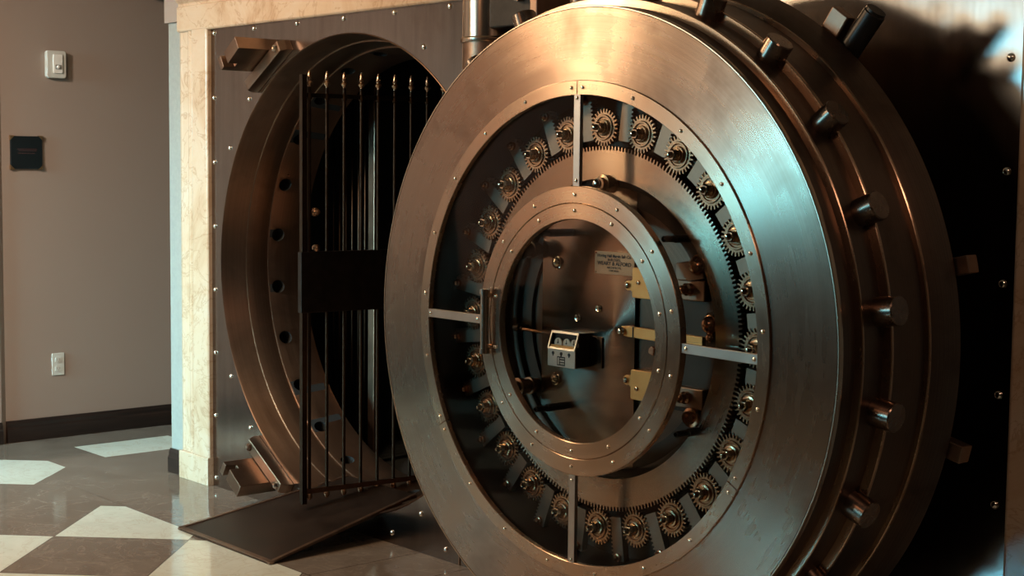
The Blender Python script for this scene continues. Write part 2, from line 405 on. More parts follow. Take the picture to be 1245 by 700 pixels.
# stepped liner with bolt sockets
b = MB(vf.location)
prof = [(RO-.001, -.002), (RO-.004, -.004), (.966, .002), (.953, .112), (.951, .115), (.946, .115), (.944, .118), (.932, .218), (.926, .218), (.924, .222), (.898, .375), (.8965, .40),
        (1.04, .40), (1.04, .052), (RO-.001, .052)]
b.lathe(prof, (XO, 0, ZO), seg=160, closed=True)
ln = b.build('doorway_liner', M['liner'], vf, loc=(0, 0, 0))
b = MB(vf.location)
for k in range(24):
    a = 7.5+15*k; c0, s0 = cos(R(a)), sin(R(a))
    b.cyl((XO+.86*c0, .262, ZO+.86*s0), (XO+.97*c0, .262, ZO+.97*s0), .030, seg=20)
ct = b.build('cut', M['void'], None, loc=vf.location)
mo = ln.modifiers.new('holes', 'BOOLEAN'); mo.object = ct; mo.operation = 'DIFFERENCE'; mo.solver = 'EXACT'
bpy.context.view_layer.update()
dg = bpy.context.evaluated_depsgraph_get(); me = bpy.data.meshes.new_from_object(ln.evaluated_get(dg))
ln.modifiers.clear(); ln.data = me
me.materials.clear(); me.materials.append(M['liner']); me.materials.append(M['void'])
for p_ in me.polygons:          # inside of each bolt socket, coloured near-black for its shade
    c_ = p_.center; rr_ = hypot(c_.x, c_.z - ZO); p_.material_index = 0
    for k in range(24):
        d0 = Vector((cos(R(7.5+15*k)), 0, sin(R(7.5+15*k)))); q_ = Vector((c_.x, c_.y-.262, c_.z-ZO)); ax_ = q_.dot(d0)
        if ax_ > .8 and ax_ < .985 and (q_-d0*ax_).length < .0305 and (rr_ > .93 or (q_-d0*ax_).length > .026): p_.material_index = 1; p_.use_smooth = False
bpy.data.objects.remove(ct)
# seam strip beside the hinge, rivets
MB(vf.location).box(1.378, 1.384, -.004, .0, 0, 2.09).build('seam_strip', M['edge'], vf, loc=(0, 0, 0))
def dome(p, d, r, h=None, seg=16):
    h = h or r*.75; b = MB(p)
    b.revolve(p, d, [(r, 0), (r*.96, h*.35), (r*.80, h*.66), (r*.45, h*.92), (0, h)], seg); return b
rv0 = dome((0, 0, 0), (0, -1, 0), .0115).build('rivet', M['rivet'], vf)
first = True
rz = [2.0765-.2907*k for k in range(8)]
pts = [(-.398, z) for z in rz] + [(3.592, z) for z in rz] + [(-.398+.3394*k, 2.0765) for k in range(1, 12)] + [(-.398+.3394*k, .043) for k in range(1, 12) if k not in (2, 3)]
pts += [(XO+1.03*cos(R(a)), ZO+1.03*sin(R(a))) for a in (60, 45, 135, 150, -150, -135, -60, -45)]
for (px_, pz_) in pts:
    if first: rv0.location = (px_-XO, 0, pz_); first = False
    else: copy(rv0, vf, (px_-XO, 0, pz_))

# ------------------------------------------------------------------ clamp brackets beside the doorway
def bracket(az, label):
    """az: azimuth of the bracket round the doorway"""
    rad = Vector((cos(R(az)), 0, sin(R(az)))); tn = Vector((-sin(R(az)), 0, cos(R(az))))
    if rad.z < 0: tn = -tn          # tn points to the left/outer end
    base = Vector((XO, 0, ZO)) + rad*1.02
    t = empty('door_clamp_bracket', base, label, 'bracket', None)
    fr_ = Matrix((rad, Vector((0, 1, 0)), tn)).transposed().to_4x4(); fr_.translation = Vector((XO, 0, ZO))
    sg = 1
    # mounting bar, tangent to the doorway edge
    b = MB(base)
    poly = [(0, -.165), (0, .165), (-.030, .165), (-.060, .150), (-.060, -.150), (-.030, -.165)]   # (y, tangent)
    A = [b.v(fr_ @ Vector((.985, p[0], p[1]))) for p in poly]; B = [b.v(fr_ @ Vector((1.035, p[0], p[1]))) for p in poly]
    b.face(A[::-1]); b.face(B)
    for i in range(6): b.face([A[i], A[(i+1) % 6], B[(i+1) % 6], B[i]])
    b.build('mounting_bar', M['bracket'], t, .003, loc=(0, 0, 0))
    # arm reaching out from the wall, slotted at the free end
    b = MB(base)
    y_end = -.205
    poly = [(0, -.080), (0, .085), (y_end, .085), (y_end, .060), (y_end+.050, .054), (y_end+.050, .032), (y_end+.006, .034), (y_end, -.080)]  # y, tangent
    A = [b.v(fr_ @ Vector((1.038, p[0], p[1]))) for p in poly]; B = [b.v(fr_ @ Vector((1.096, p[0], p[1]))) for p in poly]
    n = len(poly); b.face(A[::-1]); b.face(B)
    for i in range(n): b.face([A[i], A[(i+1) % n], B[(i+1) % n], B[i]])
    b.build('arm', M['bracket'], t, .002, loc=(0, 0, 0))
    for q in ((-.13, .125) if az < 0 else (-.13,)):
        p = fr_ @ Vector((1.010, -.060, q)); bb = MB(base); bb.revolve(p, (0, -1, 0), [(.016, 0), (.016, .010), (.010, .018), (0, .020)], 6, False)
        bb.build('bolt', M['rivet'] if q < 0 else M['bracket'], t, loc=(0, 0, 0))
    return t
bracket(121.6, 'bronze clamp bracket jutting from the steel wall above left of the round doorway')
bracket(-121.6, 'bronze clamp bracket jutting from the steel wall low beside the doorway, near the marble foot')

# ------------------------------------------------------------------ ramp plate
SL = .19
def rz_(y_): return (y_+.558)*SL
q4 = [(.236, -.547), (.937, -.551), (.856, .20), (.362, .20)]
cen = Vector((.59, -.5, 0))
t = empty('threshold_ramp', cen, 'dark iron ramp plate sloping from the tiled floor up into the round doorway', 'ramp')
def quadslab(pts, dz0, dz1, zf=rz_):
    b = MB(cen); A = [b.v((p[0], p[1], max(.0015, zf(p[1])+dz0))) for p in pts]; B = [b.v((p[0], p[1], zf(p[1])+dz1)) for p in pts]
    b.face(A[::-1]); b.face(B)
    for i in range(len(pts)): b.face([A[i], A[(i+1) % len(pts)], B[(i+1) % len(pts)], B[i]])
    return b
quadslab(q4, -.006, .006).build('plate', M['plate'], t, loc=(0, 0, 0))
def strip(p, q, w):
    p, q = Vector(p), Vector(q); d = (q-p).normalized(); n = Vector((-d.y, d.x))*w
    return [tuple(p), tuple(q), tuple(q+n), tuple(p+n)]
for a_, b_ in ((q4[0], q4[1]), (q4[1], q4[2]), (q4[3], q4[0])):
    quadslab(strip(a_, b_, .018), -.0062, .0095).build('edge_strip', M['plate_edge'], t, .001, loc=(0, 0, 0))

# ------------------------------------------------------------------ day gate, swung open through the doorway
GA = R(6); gd = Vector((sin(GA), cos(GA), 0)); gn = Vector((cos(GA), -sin(GA), 0)); G0 = Vector((.564, -.155, 0))
gate = empty('day_gate', G0+Vector((0, 0, .10)), 'open barred metal gate with spear finials swung through the round doorway', 'gate')
GL = .80
def gp(s_, z, off=0): p = G0+gd*s_+gn*off; return (p.x, p.y, z)
def gbox(s0, s1, o0, o1, z0, z1, name, mat, bev=.001):
    b = MB(gate.location)
    V = [b.v(gp(s_, z, o_)) for s_ in (s0, s1) for o_ in (o0, o1) for z in (z0, z1)]
    for q in ((0, 1, 3, 2), (4, 6, 7, 5), (0, 4, 5, 1), (2, 3, 7, 6), (0, 2, 6, 4), (1, 5, 7, 3)): b.face([V[i] for i in q])
    return b.build(name, mat, gate, bev, loc=(0, 0, 0))
gbox(-.012, .010, -.012, .012, .110, 1.848, 'end_post', M['bar'])
gbox(GL-.01, GL+.02, -.014, .014, .135, 1.848, 'hinge_post', M['bar'])
gbox(0, GL, -.005, .005, 1.758, 1.775, 'top_rail', M['black'])
gbox(0, GL, -.008, .008, .150, .170, 'bottom_rail', M['plate_edge'])
gbox(-.018, GL, -.016, .016, .893, 1.140, 'lock_panel', M['black'], .003)
bar0 = None
for k in range(10):
    s_ = .027+.0795*k
    if s_ > GL-.03: break
    if bar0 is None:
        o = Vector(gp(s_, .155)); b = MB(o); b.cyl(o, gp(s_, 1.80), .0068, seg=12)
        b.revolve(Vector(gp(s_, 1.748)), (0, 0, 1), [(.0068, 0), (.011, .004), (.011, .022), (.0068, .030)], 12)
        bar0 = b.build('bar', M['bar'], gate, loc=o-gate.location)
        b = MB(o); b.revolve(Vector(gp(s_, 1.785)), (0, 0, 1), [(.006, 0), (.0055, .018), (.012, .026), (.014, .031), (.012, .036), (.0065, .040), (.0095, .046), (.0085, .058), (.004, .078), (0, .082)], 14)
        b.build('finial', M['finial'], bar0, loc=(0, 0, 0))
        b = MB(o); b.revolve(Vector(gp(s_, .155)), (0, 0, -1), [(.006, 0), (.010, .006), (.0125, .014), (.0105, .024), (.004, .031), (0, .032)], 14)
        b.build('foot_knob', M['finial'], bar0, loc=(0, 0, 0))
    else:
        copy(bar0, gate, Vector(gp(s_, .155))-gate.location)
b = MB(gate.location); b.revolve(Vector(gp(.048, 1.30, .006)), gn, [(.018, 0), (.018, .008), (.010, .012), (.010, .03), (0, .034)], 14); b.build('lock_knob', M['finial'], gate, loc=(0, 0, 0))
b = MB(gate.location); b.revolve(Vector(gp(.052, 1.155, .0)), gn, [(.014, 0), (.014, .018), (.006, .024), (0, .025)], 14); b.build('lock_knob', M['finial'], gate, loc=(0, 0, 0))

# fixed grille deeper inside
gr_ = empty('inner_grille', (-.2, .60, .10), 'row of slim vertical bars standing inside the vault behind the open gate', 'grille')
b0 = None
for k in range(7):
    xx = -.372+.0515*k
    if b0 is None:
        b = MB((xx, .6, .1)); b.cyl((xx, .6, .1), (xx, .6, 1.93-.0), .0055, seg=10); b0 = b.build('bar', M['bar'], gr_, loc=(xx+.2, 0, 0))
    else: copy(b0, gr_, (xx+.2, 0, 0))
MB(gr_.location).box(-.02, .028, .585, .615, .1, 1.96).build('post', M['bracket'], gr_, .003, loc=(0, 0, 0))
MB(gr_.location).box(-.40, .03, .594, .606, 1.93, 1.95).build('top_rail', M['black'], gr_, loc=(0, 0, 0))
MB(gr_.location).box(-.40, .03, .594, .606, .12, .14).build('bottom_rail', M['black'], gr_, loc=(0, 0, 0))

# ------------------------------------------------------------------ crane hinge between doorway and door
hg = empty('crane_hinge', (1.735, -.18, 0), 'tall polished steel hinge column standing between the doorway and the open vault door', 'hinge')
b = MB(hg.location); b.lathe([(0, 1.925), (.088, 1.925), (.088, 2.60), (0, 2.60)], (1.735, -.18, 0), 'z', 48); b.build('upper_barrel', M['hinge'], hg, loc=(0, 0, 0))
b = MB(hg.location); b.lathe([(0, 1.908), (.094, 1.908), (.096, 1.914), (.096, 1.921), (.092, 1.926), (0, 1.926)], (1.735, -.18, 0), 'z', 48); b.build('collar', M['edge'], hg, loc=(0, 0, 0))
b = MB(hg.location); b.lathe([(0, .40), (.088, .40), (.088, 1.908), (0, 1.908)], (1.735, -.18, 0), 'z', 48); b.build('lower_barrel', M['bracket'], hg, loc=(0, 0, 0))
MB(hg.location).box(1.50, 1.88, -.10, 0, 1.60, 1.80).build('wall_bracket', M['bracket'], hg, .006, loc=(0, 0, 0))
MB(hg.location).box(1.50, 1.88, -.10, 0, .42, .62).build('wall_bracket', M['bracket'], hg, .006, loc=(0, 0, 0))
MB(hg.location).box(1.77, 2.02, -.235, -.05, 1.95, 2.40).build('crane_head', M['black'], hg, .006, loc=(0, 0, 0))
MB(hg.location).box(2.03, 2.065, -.26, -.02, 1.93, 2.40).build('head_plate', M['bracket'], hg, .004, loc=(0, 0, 0))
for (hx, hz) in ((1.955, 2.06), (1.955, 2.15), (1.90, 2.12)):
    b = MB(hg.location); b.revolve((hx, -.235, hz), (0, -1, 0), [(.034, 0), (.034, .02), (.020, .022), (.020, .05), (.008, .058), (0, .06)], 6, False); b.build('nut', M['nickel'], hg, loc=(0, 0, 0))
MB(hg.location).box(1.76, 3.00, -.30, -.20, 1.38, 1.56).build('crane_arm', M['bracket'], hg, .01, loc=(0, 0, 0))
MB(hg.location).box(1.76, 3.00, -.30, -.20, .48, .66).build('crane_arm', M['bracket'], hg, .01, loc=(0, 0, 0))

# ------------------------------------------------------------------ the round vault door, folded back against the wall
DC = Vector((2.694, -.670, 1.0434))
door = empty('vault_door', DC, 'massive round stepped steel vault door standing wide open, glass back showing its gear works', 'vault door')
def part(b, name, mat, bevel=0, parent=None): return b.build(name, mat, parent or door, bevel, loc=(0, 0, 0))
# body of the door (hollow towards the viewer)
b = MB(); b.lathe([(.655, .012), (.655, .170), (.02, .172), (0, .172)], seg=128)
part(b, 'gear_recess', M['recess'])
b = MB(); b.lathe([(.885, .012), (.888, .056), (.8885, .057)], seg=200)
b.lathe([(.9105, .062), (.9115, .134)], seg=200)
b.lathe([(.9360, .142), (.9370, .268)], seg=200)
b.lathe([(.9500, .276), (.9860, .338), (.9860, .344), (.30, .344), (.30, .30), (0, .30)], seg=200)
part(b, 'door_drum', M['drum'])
for (ra, wa, rb, wb) in ((.8885, .057, .9105, .062), (.9115, .134, .9360, .142), (.9370, .268, .9500, .276)):
    b = MB(); b.lathe([(ra-.004, wa-.001), (rb-.002, wa-.001)], seg=200); b.lathe([(rb-.002, wa-.001), (rb, wa+.001), (rb, wb+.002)], seg=200); part(b, 'step_edge', M['bezel'])
b = MB(); b.lathe([(.655, .02), (.655, .0), (.8795, .0)], seg=200); part(b, 'door_face', M['face'])
b = MB(); b.lathe([(.8795, .004), (.8815, -.001), (.8845, -.001), (.8865, .003), (.8865, .014)], seg=200); part(b, 'face_rim', M['edge'])
# bezel in three curved segments
def screw_mb(r=.0055): 
    b = MB(); b.revolve((0, 0, 0), (0, -1, 0), [(r, 0), (r*.9, r*.45), (r*.5, r*.75), (0, r*.8)], 12); return b
scr = None
def screws(parent, pts, w):
    global scr
    for (u_, v_) in pts:
        if scr is None:
            scr = screw_mb().build('screw', M['screw'], parent); scr.location = (u_, w, v_)
        else: copy(scr, parent, (u_, w, v_))
for a0 in (-30, 90, 210):
    b = MB(); b.lathe([(.6462, .010), (.6462, -.005), (.6475, -.0065), (.6845, -.0065), (.6860, -.005), (.6860, .010)], seg=64, a0=R(a0+.15), a1=R(a0+119.85), closed=True)
    bz = part(b, 'bezel_segment', M['bezel'])
    screws(bz, [polar(.666, a0+1.9+16.6*k) for k in range(8)], -.0065)
# inner glass door: two nested rings, handle
def arc_ring(r0, r1, w0, w1, name, mat):
    b = MB(); b.lathe([(r0, w1), (r0, w0+.0015), (r0+.0015, w0), (r1-.0015, w0), (r1, w0+.0015), (r1, w1)], seg=160, closed=True); return part(b, name, mat)
ro = arc_ring(.3530, .3993, -.010, .012, 'glass_door_outer_ring', M['bezel'])
ri = arc_ring(.3085, .3515, -.010, .011, 'glass_door_inner_ring', M['bezel'])
screws(ro, [polar(.376, 90+360/14*k) for k in range(14)], -.010)
screws(ri, [polar(.332, 90+360/14*k) for k in range(14)], -.010)
b = MB(); hz0, hz1, hu = -.088, .088, -.350
b.cyl((hu, -.032, hz0), (hu, -.032, hz1), .0125, seg=20)
hd = part(b, 'pull_handle', M['hinge'])
for z_ in (hz0, hz1):
    b = MB(); b.cyl((hu, -.032, z_-.008*(1 if z_ < 0 else -1)*-1), (hu, -.032, z_+.006*(1 if z_ > 0 else -1)), .0150, seg=20); b.build('end_cap', M['hinge'], hd)
    b = MB(); b.cyl((hu, -.010, z_*.86), (hu, -.032, z_*.86), .008, seg=12); b.build('standoff', M['hinge'], hd)
screws(hd, [(-.329, .074), (-.372, -.074), (-.329, -.074)], -.010)
# spokes
for a_, r0, r1 in ((90, .398, .648), (180, .398, .648), (-90, .398, .648), (-1.0, .398, .648)):
    b = MB(); mt = Matrix.Rotation(-R(a_), 4, 'Y'); b.box(r0, r1, -.006, .006, -.0125, .0125, mt)
    sp = part(b, 'spoke', M['spoke'], .0008)
    screws(sp, [polar(r0+.016, a_), polar(r1-.010, a_)], -.006)
# glass panes
for a0 in (0, 90, 180, 270):
    b = MB(); b.lathe([(.397, .006), (.650, .006), (.650, .010), (.397, .010)], seg=32, a0=R(a0+1.2), a1=R(a0+88.8), closed=True); part(b, 'glass_pane', M['glass'])
b = MB(); b.lathe([(0, .006), (.312, .006), (.312, .010), (0, .010)], seg=64); part(b, 'glass_door_pane', M['glass'])
# ring gear
NT_ = 252; b = MB(); rI, rR, rT, w0, w1 = .420, .4985, .5100, .100, .128
fi, fo, bi, bo = [], [], [], []
for k in range(NT_):
    for d_, rr in ((0, rR), (.30, rR), (.40, rT), (.70, rT), (.80, rR)):
        a = 2*pi*(k+d_)/NT_
        fi.append((a, b.v((rI*cos(a), w0, rI*sin(a))))); fo.append((rr-rI, b.v((rr*cos(a), w0, rr*sin(a)))))
        bi.append(b.v((rI*cos(a), w1, rI*sin(a)))); bo.append(b.v((rr*cos(a), w1, rr*sin(a))))
n = len(fi)
for i in range(n):
    j = (i+1) % n; u0 = fi[i][0]/2/pi; u1 = fi[j][0]/2/pi if j else 1.0; vi, vj = fo[i][0], fo[j][0]
    b.face([fi[i][1], fi[j][1], fo[j][1], fo[i][1]], [(u0, 0), (u1, 0), (u1, vj), (u0, vi)])
    b.face([fo[i][1], fo[j][1], bo[j], bo[i]], [(u0, .08), (u1, .08), (u1, .1), (u0, .1)])
    b.face([fi[i][1], fi[j][1], bi[j], bi[i]], [(u0, 0), (u1, 0), (u1, -.02), (u0, -.02)], True)
part(b, 'ring_gear', M['ring'])
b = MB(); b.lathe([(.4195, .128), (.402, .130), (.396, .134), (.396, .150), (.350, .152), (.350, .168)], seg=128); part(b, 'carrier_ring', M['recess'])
# pinions
def gear_poly(n, rr, rt_):
    P = []
    for k in range(n):
        for d_, r_ in ((0, rr), (.28, rr), (.40, rt_), (.68, rt_), (.80, rr)): P.append(polar(r_, 360*(k+d_)/n))
    return P
g0 = None
for k in range(24):
    az = 15*k
    cu, cv = polar(.5605, az)
    if g0 is None:
        b = MB(); b.prism(gear_poly(26, .0415, .0520), 'y', .098, .112)
        g0 = b.build('pinion_gear', M['gear'], door); g0.location = (cu, 0, cv)
        b = MB(); b.lathe([(.036, .098), (.034, .094), (.030, .094), (.028, .098)], seg=32); b.lathe([(.0235, .098), (.0225, .091), (.0175, .090), (.0175, .086), (0, .086)], seg=28)
        b.build('hub', M['gear'], g0)
        b = MB(); b.revolve((0, .086, 0), (0, -1, 0), [(.0165, 0), (.0165, .014), (.013, .018), (.009, .018)], 6, False); b.revolve((0, .068, 0), (0, -1, 0), [(.0090, 0), (.0085, .006), (.004, .013), (0, .014)], 12)
        b.build('shaft_nut', M['nickel'], g0)
        b = MB(); b.cyl((0, .112, 0), (0, .168, 0), .012, seg=12); b.build('shaft', M['recess'], g0)
    else:
        copy(g0, door, (cu, 0, cv), (0, R(-(k*4.7 % 13.3)), 0))
# rack bars
r0 = None
for k in range(24):
    az = 7.5+15*k
    if r0 is None:
        b = MB()
        # local x radial, z tangential (counter-clockwise); teeth on the clockwise side
        P = [(.527, .016), (.527, -.022)]
        nt = 11
        for i in range(nt):
            x0_ = .527+i*.0112
            P += [(x0_+.001, -.022), (x0_+.003, -.029), (x0_+.006, -.029), (x0_+.008, -.022)]
        P += [(.652, -.022), (.652, .016)]
        b.prism(P, 'y', .102, .124)
        r0 = b.build('rack_bar', M['rack'], door)
        b = MB(); b.revolve((.640, .102, -.004), (0, -1, 0), [(.012, 0), (.012, .008), (.0085, .009), (.0085, .016), (.005, .020), (0, .020)], 14); b.build('rack_screw', M['copper'], r0)
        r0.rotation_euler = (0, R(-az), 0)
    else: copy(r0, door, (0, 0, 0), (0, R(-az), 0))
# locking bolts round the rim
l0 = None
for k in range(24):
    az = 7.5+15*k
    if l0 is None:
        b = MB(); b.revolve((.900, .125, 0), (1, 0, 0), [(.0360, 0), (.0360, .066), (.0340, .069), (0, .069)], 40)
        l0 = b.build('locking_bolt', M['bolt'], door); l0.rotation_euler = (0, R(-az), 0)
    else: copy(l0, door, (0, 0, 0), (0, R(-az), 0))
# groove line between the bolts
# lugs on the outer side of the door
for az in (13, -13.5):
    b = MB(); mt = Matrix.Rotation(-R(az), 4, 'Y'); b.box(.96, 1.020, .352, .395, -.022, .022, mt); part(b, 'back_lug', M['bracket'], .003)
b = MB(); a = 51; cx_, cz_ = cos(R(a)), sin(R(a))
b.revolve((.93*cx_, .375, .93*cz_), (cx_, 0, cz_), [(.030, 0), (.030, .16), (.027, .163), (.027, .17), (0, .17)], 24); part(b, 'pressure_rod', M['black'])
b = MB(); mt = Matrix.Rotation(-R(55), 4, 'Y'); b.box(.90, 1.045, .350, .385, -.030, .030, mt); part(b, 'pressure_block', M['bracket'], .004)

# ---- lock works behind the inner glass
b = MB(); b.lathe([(0, .1485), (.03, .1485), (.405, .150), (.405, .165)], seg=160)
bmesh.ops.bisect_plane(b.bm, geom=b.bm.verts[:]+b.bm.edges[:]+b.bm.faces[:], plane_co=(.082, 0, 0), plane_no=(1, 0, 0), clear_outer=True)
bmesh.ops.bisect_plane(b.bm, geom=b.bm.verts[:]+b.bm.edges[:]+b.bm.faces[:], plane_co=(-.30, 0, 0), plane_no=(-1, 0, 0), clear_outer=True)
part(b, 'lock_plate', M['lock_face'])
b = MB(); b.lathe([(0, .161), (.405, .163)], seg=120); part(b, 'under_plate', M['drum'])
WP = .1485
def dm_part(u_, v_, r, w, name='dome_nut', mat='nickel', h=.7, parent=None):
    b = MB(); b.revolve((u_, w, v_), (0, -1, 0), [(r*1.15, 0), (r*1.15, r*.25), (r, r*.3), (r*.92, r*h*.75), (r*.55, r*h*1.2), (0, r*h*1.35)], 20); return part(b, name, M[mat], parent=parent)
for (u_, v_, r) in ((-.235, .171, .0165), (-.236, -.170, .0165), (-.415, .040, .0180), (-.012+.02, .30, .0)):
    if r: dm_part(u_, v_, r, WP if u_ > -.3 else .160)
for (u_, v_, r) in ((-.060, .050, .011), (-.144, .017, .012), (-.064, -.052, .010)):
    b = MB(); b.revolve((u_, WP, v_), (0, -1, 0), [(r, 0), (r, .004), (r*.8, .006), (r*.5, .005), (0, .005)], 16); part(b, 'flat_screw', M['nickel'] if u_ != -.064 else M['copper'])
# name plate
b = MB(); b.box(-.076, .0805, WP-.004, WP, .150, .214); np_ = part(b, 'name_plate', M['nameplate'], .0006)
for u_, v_ in ((-.071, .155), (.0755, .155), (-.071, .209), (.0755, .209)):
    b = MB(); b.revolve((u_, WP-.004, v_), (0, -1, 0), [(.0028, 0), (.002, .0012), (0, .0016)], 8); b.build('pin', M['copper'], np_)
def text_mesh(s, size, u_, w_, v_, parent, mat='ink', bold=False, name='lettering', align='CENTER', wscale=1.0, rx=pi/2):
    c_ = bpy.data.curves.new(name, 'FONT'); c_.body = s; c_.size = size; c_.align_x = align; c_.align_y = 'CENTER'; c_.extrude = .0003; c_.offset = .00035 if bold else .0001
    o = bpy.data.objects.new(name, c_); COL.objects.link(o); bpy.context.view_layer.update()
    d_ = bpy.context.evaluated_depsgraph_get(); me = bpy.data.meshes.new_from_object(o.evaluated_get(d_)); bpy.data.objects.remove(o)
    o = bpy.data.objects.new(name, me); COL.objects.link(o); me.materials.clear(); me.materials.append(M[mat])
    o.parent = parent; o.location = (u_, w_, v_); o.rotation_euler = (rx, 0, 0); o.scale = (wscale, 1, 1); return o
for s_, sz, v_, bo_, ws in (('Herring Hall Marvin Safe Co.', .0125, .2020, True, .92), ('BUILDERS,', .0105, .1912, False, 1.1), ('WEARY & ALFORD', .0150, .1805, True, 1.06),
                        ('ARCHITECTS,', .0082, .1690, False, 1.15), ('CHICAGO.', .0072, .1605, False, 1.15)):
    text_mesh(s_, sz, .002, WP-.0045, v_, np_, 'ink', bo_, wscale=ws)
# time lock
w0_, w1_ = .085, WP
b = MB(); b.box(-.202, -.092, .106, w1_, -.121, -.023); b.box(-.202, -.092, w0_+.004, .106, -.121, -.072); b.prism([(.088, -.072), (.106, -.072), (.106, -.024)], 'x', -.202, -.2005); b.prism([(.088, -.072), (.106, -.072), (.106, -.024)], 'x', -.0935, -.092); tl = part(b, 'time_lock_case', M['box_grey'], .002)
b = MB(); b.box(-.204, -.090, w0_, w0_+.004, -.122, -.072); b.build('time_lock_face', M['silver'], tl)
def wtop(v_): return w0_ + (v_+.072)/.052*.018
b = MB()
for (ua, ub, va, vb) in ((-.204, -.090, -.072, -.067), (-.204, -.090, -.027, -.021), (-.204, -.199, -.072, -.021), (-.095, -.090, -.072, -.021)):
    V = [b.v((u_, wtop(v_)+d_, v_)) for u_ in (ua, ub) for d_ in (-.003, .003) for v_ in (va, vb)]
    for q in ((0, 1, 3, 2), (4, 6, 7, 5), (0, 4, 5, 1), (2, 3, 7, 6), (0, 2, 6, 4), (1, 5, 7, 3)): b.face([V[i] for i in q])
b.build('window_frame', M['silver'], tl)
b = MB(); b.box(-.199, -.095, .0905, .0935, -.072, -.060); b.build('movement_plate', M['brass'], tl)
for u_ in (-.172, -.137, -.106):
    b = MB(); b.revolve((u_, .1000, -.056), (0, -1, 0), [(.0155, 0), (.0155, .004), (.013, .0045), (0, .0045)], 28); dl = b.build('dial', M['dial'], tl)
    b = MB(); b.cyl((u_, .0956, -.054), (u_, .0940, -.054), .0025, seg=10); b.build('arbor', M['ink'], dl)
    b = MB(); b.box(u_-.0008, u_+.0008, .0945, .0955, -.054, -.044); b.build('hand', M['ink'], dl)
for u_ in (-.181, -.147, -.114):
    b = MB(); b.cyl((u_, w0_+.001, -.084), (u_, w0_-.0012, -.084), .0050, seg=14); b.box(u_-.0018, u_+.0018, w0_-.0012, w0_, -.092, -.084); b.build('keyhole', M['ink'], tl)
b = MB(); b.box(-.163, -.131, w0_-.0012, w0_, -.118, -.092); bd = b.build('badge', M['ink'], tl)
b = MB(); b.box(-.160, -.1545, w0_-.0018, w0_-.0010, -.115, -.095); b.box(-.151, -.133, w0_-.0018, w0_-.001, -.0985, -.0955); b.box(-.151, -.133, w0_-.0018, w0_-.001, -.1065, -.1025)
for i in range(4): b.box(-.150+.0045*i, -.1472+.0045*i, w0_-.0018, w0_-.001, -.1145, -.1095)
b.build('badge_mark', M['silver'], bd)
b = MB(); b.cyl((-.36, .105, -.029), (-.205, .105, -.033), .0055, seg=12); part(b, 'connecting_rod', M['copper'])
b = MB(); b.revolve((-.372, .105, -.029), (1, 0, 0), [(.010, 0), (.010, .012), (.006, .014), (.013, .016), (.013, .024), (.007, .026), (.007, .036), (0, .036)], 12)
b.cyl((-.368, .16, -.029), (-.368, .10, -.029), .008, seg=12); part(b, 'rod_end', M['recess'])
b = MB(); b.box(-.102, -.040, WP-.006, WP, -.120, -.030); part(b, 'lock_bracket', M['lock_face'], .001)
# brass lock covers with ears, lever
def rounded(x0, x1, z0, z1, r, n=5):
    P = []
    for cx, cz, a0 in ((x1-r, z1-r, 0), (x0+r, z1-r, 90), (x0+r, z0+r, 180), (x1-r, z0+r, 270)):
        for i in range(n+1): P.append((cx+r*cos(R(a0+90*i/n)), cz+r*sin(R(a0+90*i/n))))
    return P
for sg, vc in ((1, .133), (-1, -.150)):
    b = MB(); b.prism(rounded(.089, .20, vc-.040, vc+.044, .006), 'y', .128, .160); cv = part(b, 'lock_cover', M['brass'], .0015)
    b = MB(); P = [(.064+.014*cos(R(a)), (vc-sg*.010*0+ (-.008 if sg > 0 else .010))+.014*sin(R(a))) for a in range(60, 301, 20)]
    zc = vc+(-.008 if sg > 0 else .010)
    b.prism([(.092, zc+.024)] + P + [(.092, zc-.024)], 'y', .138, .146); b.build('ear', M['brass'], cv, .001)
    b = MB(); b.revolve((.064, .138, zc), (0, -1, 0), [(.0085, 0), (.0085, .005), (.005, .009), (0, .010)], 14); b.build('ear_screw', M['nickel'], cv)
    b = MB(); b.revolve((.114, .128, vc+(.003 if sg > 0 else -.008)), (0, -1, 0), [(.0065, 0), (.0055, .004), (0, .006)], 14); b.build('cover_screw', M['copper'], cv)
b = MB(); P = [(.056, .012), (.056, -.012), (.075, -.016), (.355, -.022), (.355, .008), (.075, .014)]
b.prism(P, 'y', .122, .136); lv = part(b, 'bolt_lever', M['brass'], .001)
b = MB(); b.revolve((.062, .122, -.002), (0, -1, 0), [(.012, 0), (.012, .006), (.008, .010), (.008, .016), (0, .019)], 14); b.build('pivot_screw', M['nickel'], lv)
b = MB(); b.box(.100, .104, .1205, .1225, -.0185, .0135); b.build('joint_line', M['ink'], lv)
b = MB(); b.prism([(.290, -.030), (.307, -.036), (.309, -.016), (.300, -.012), (.291, -.018)], 'y', -.014, .004); 
part(b, 'latch_tongue', M['copper'], .001)
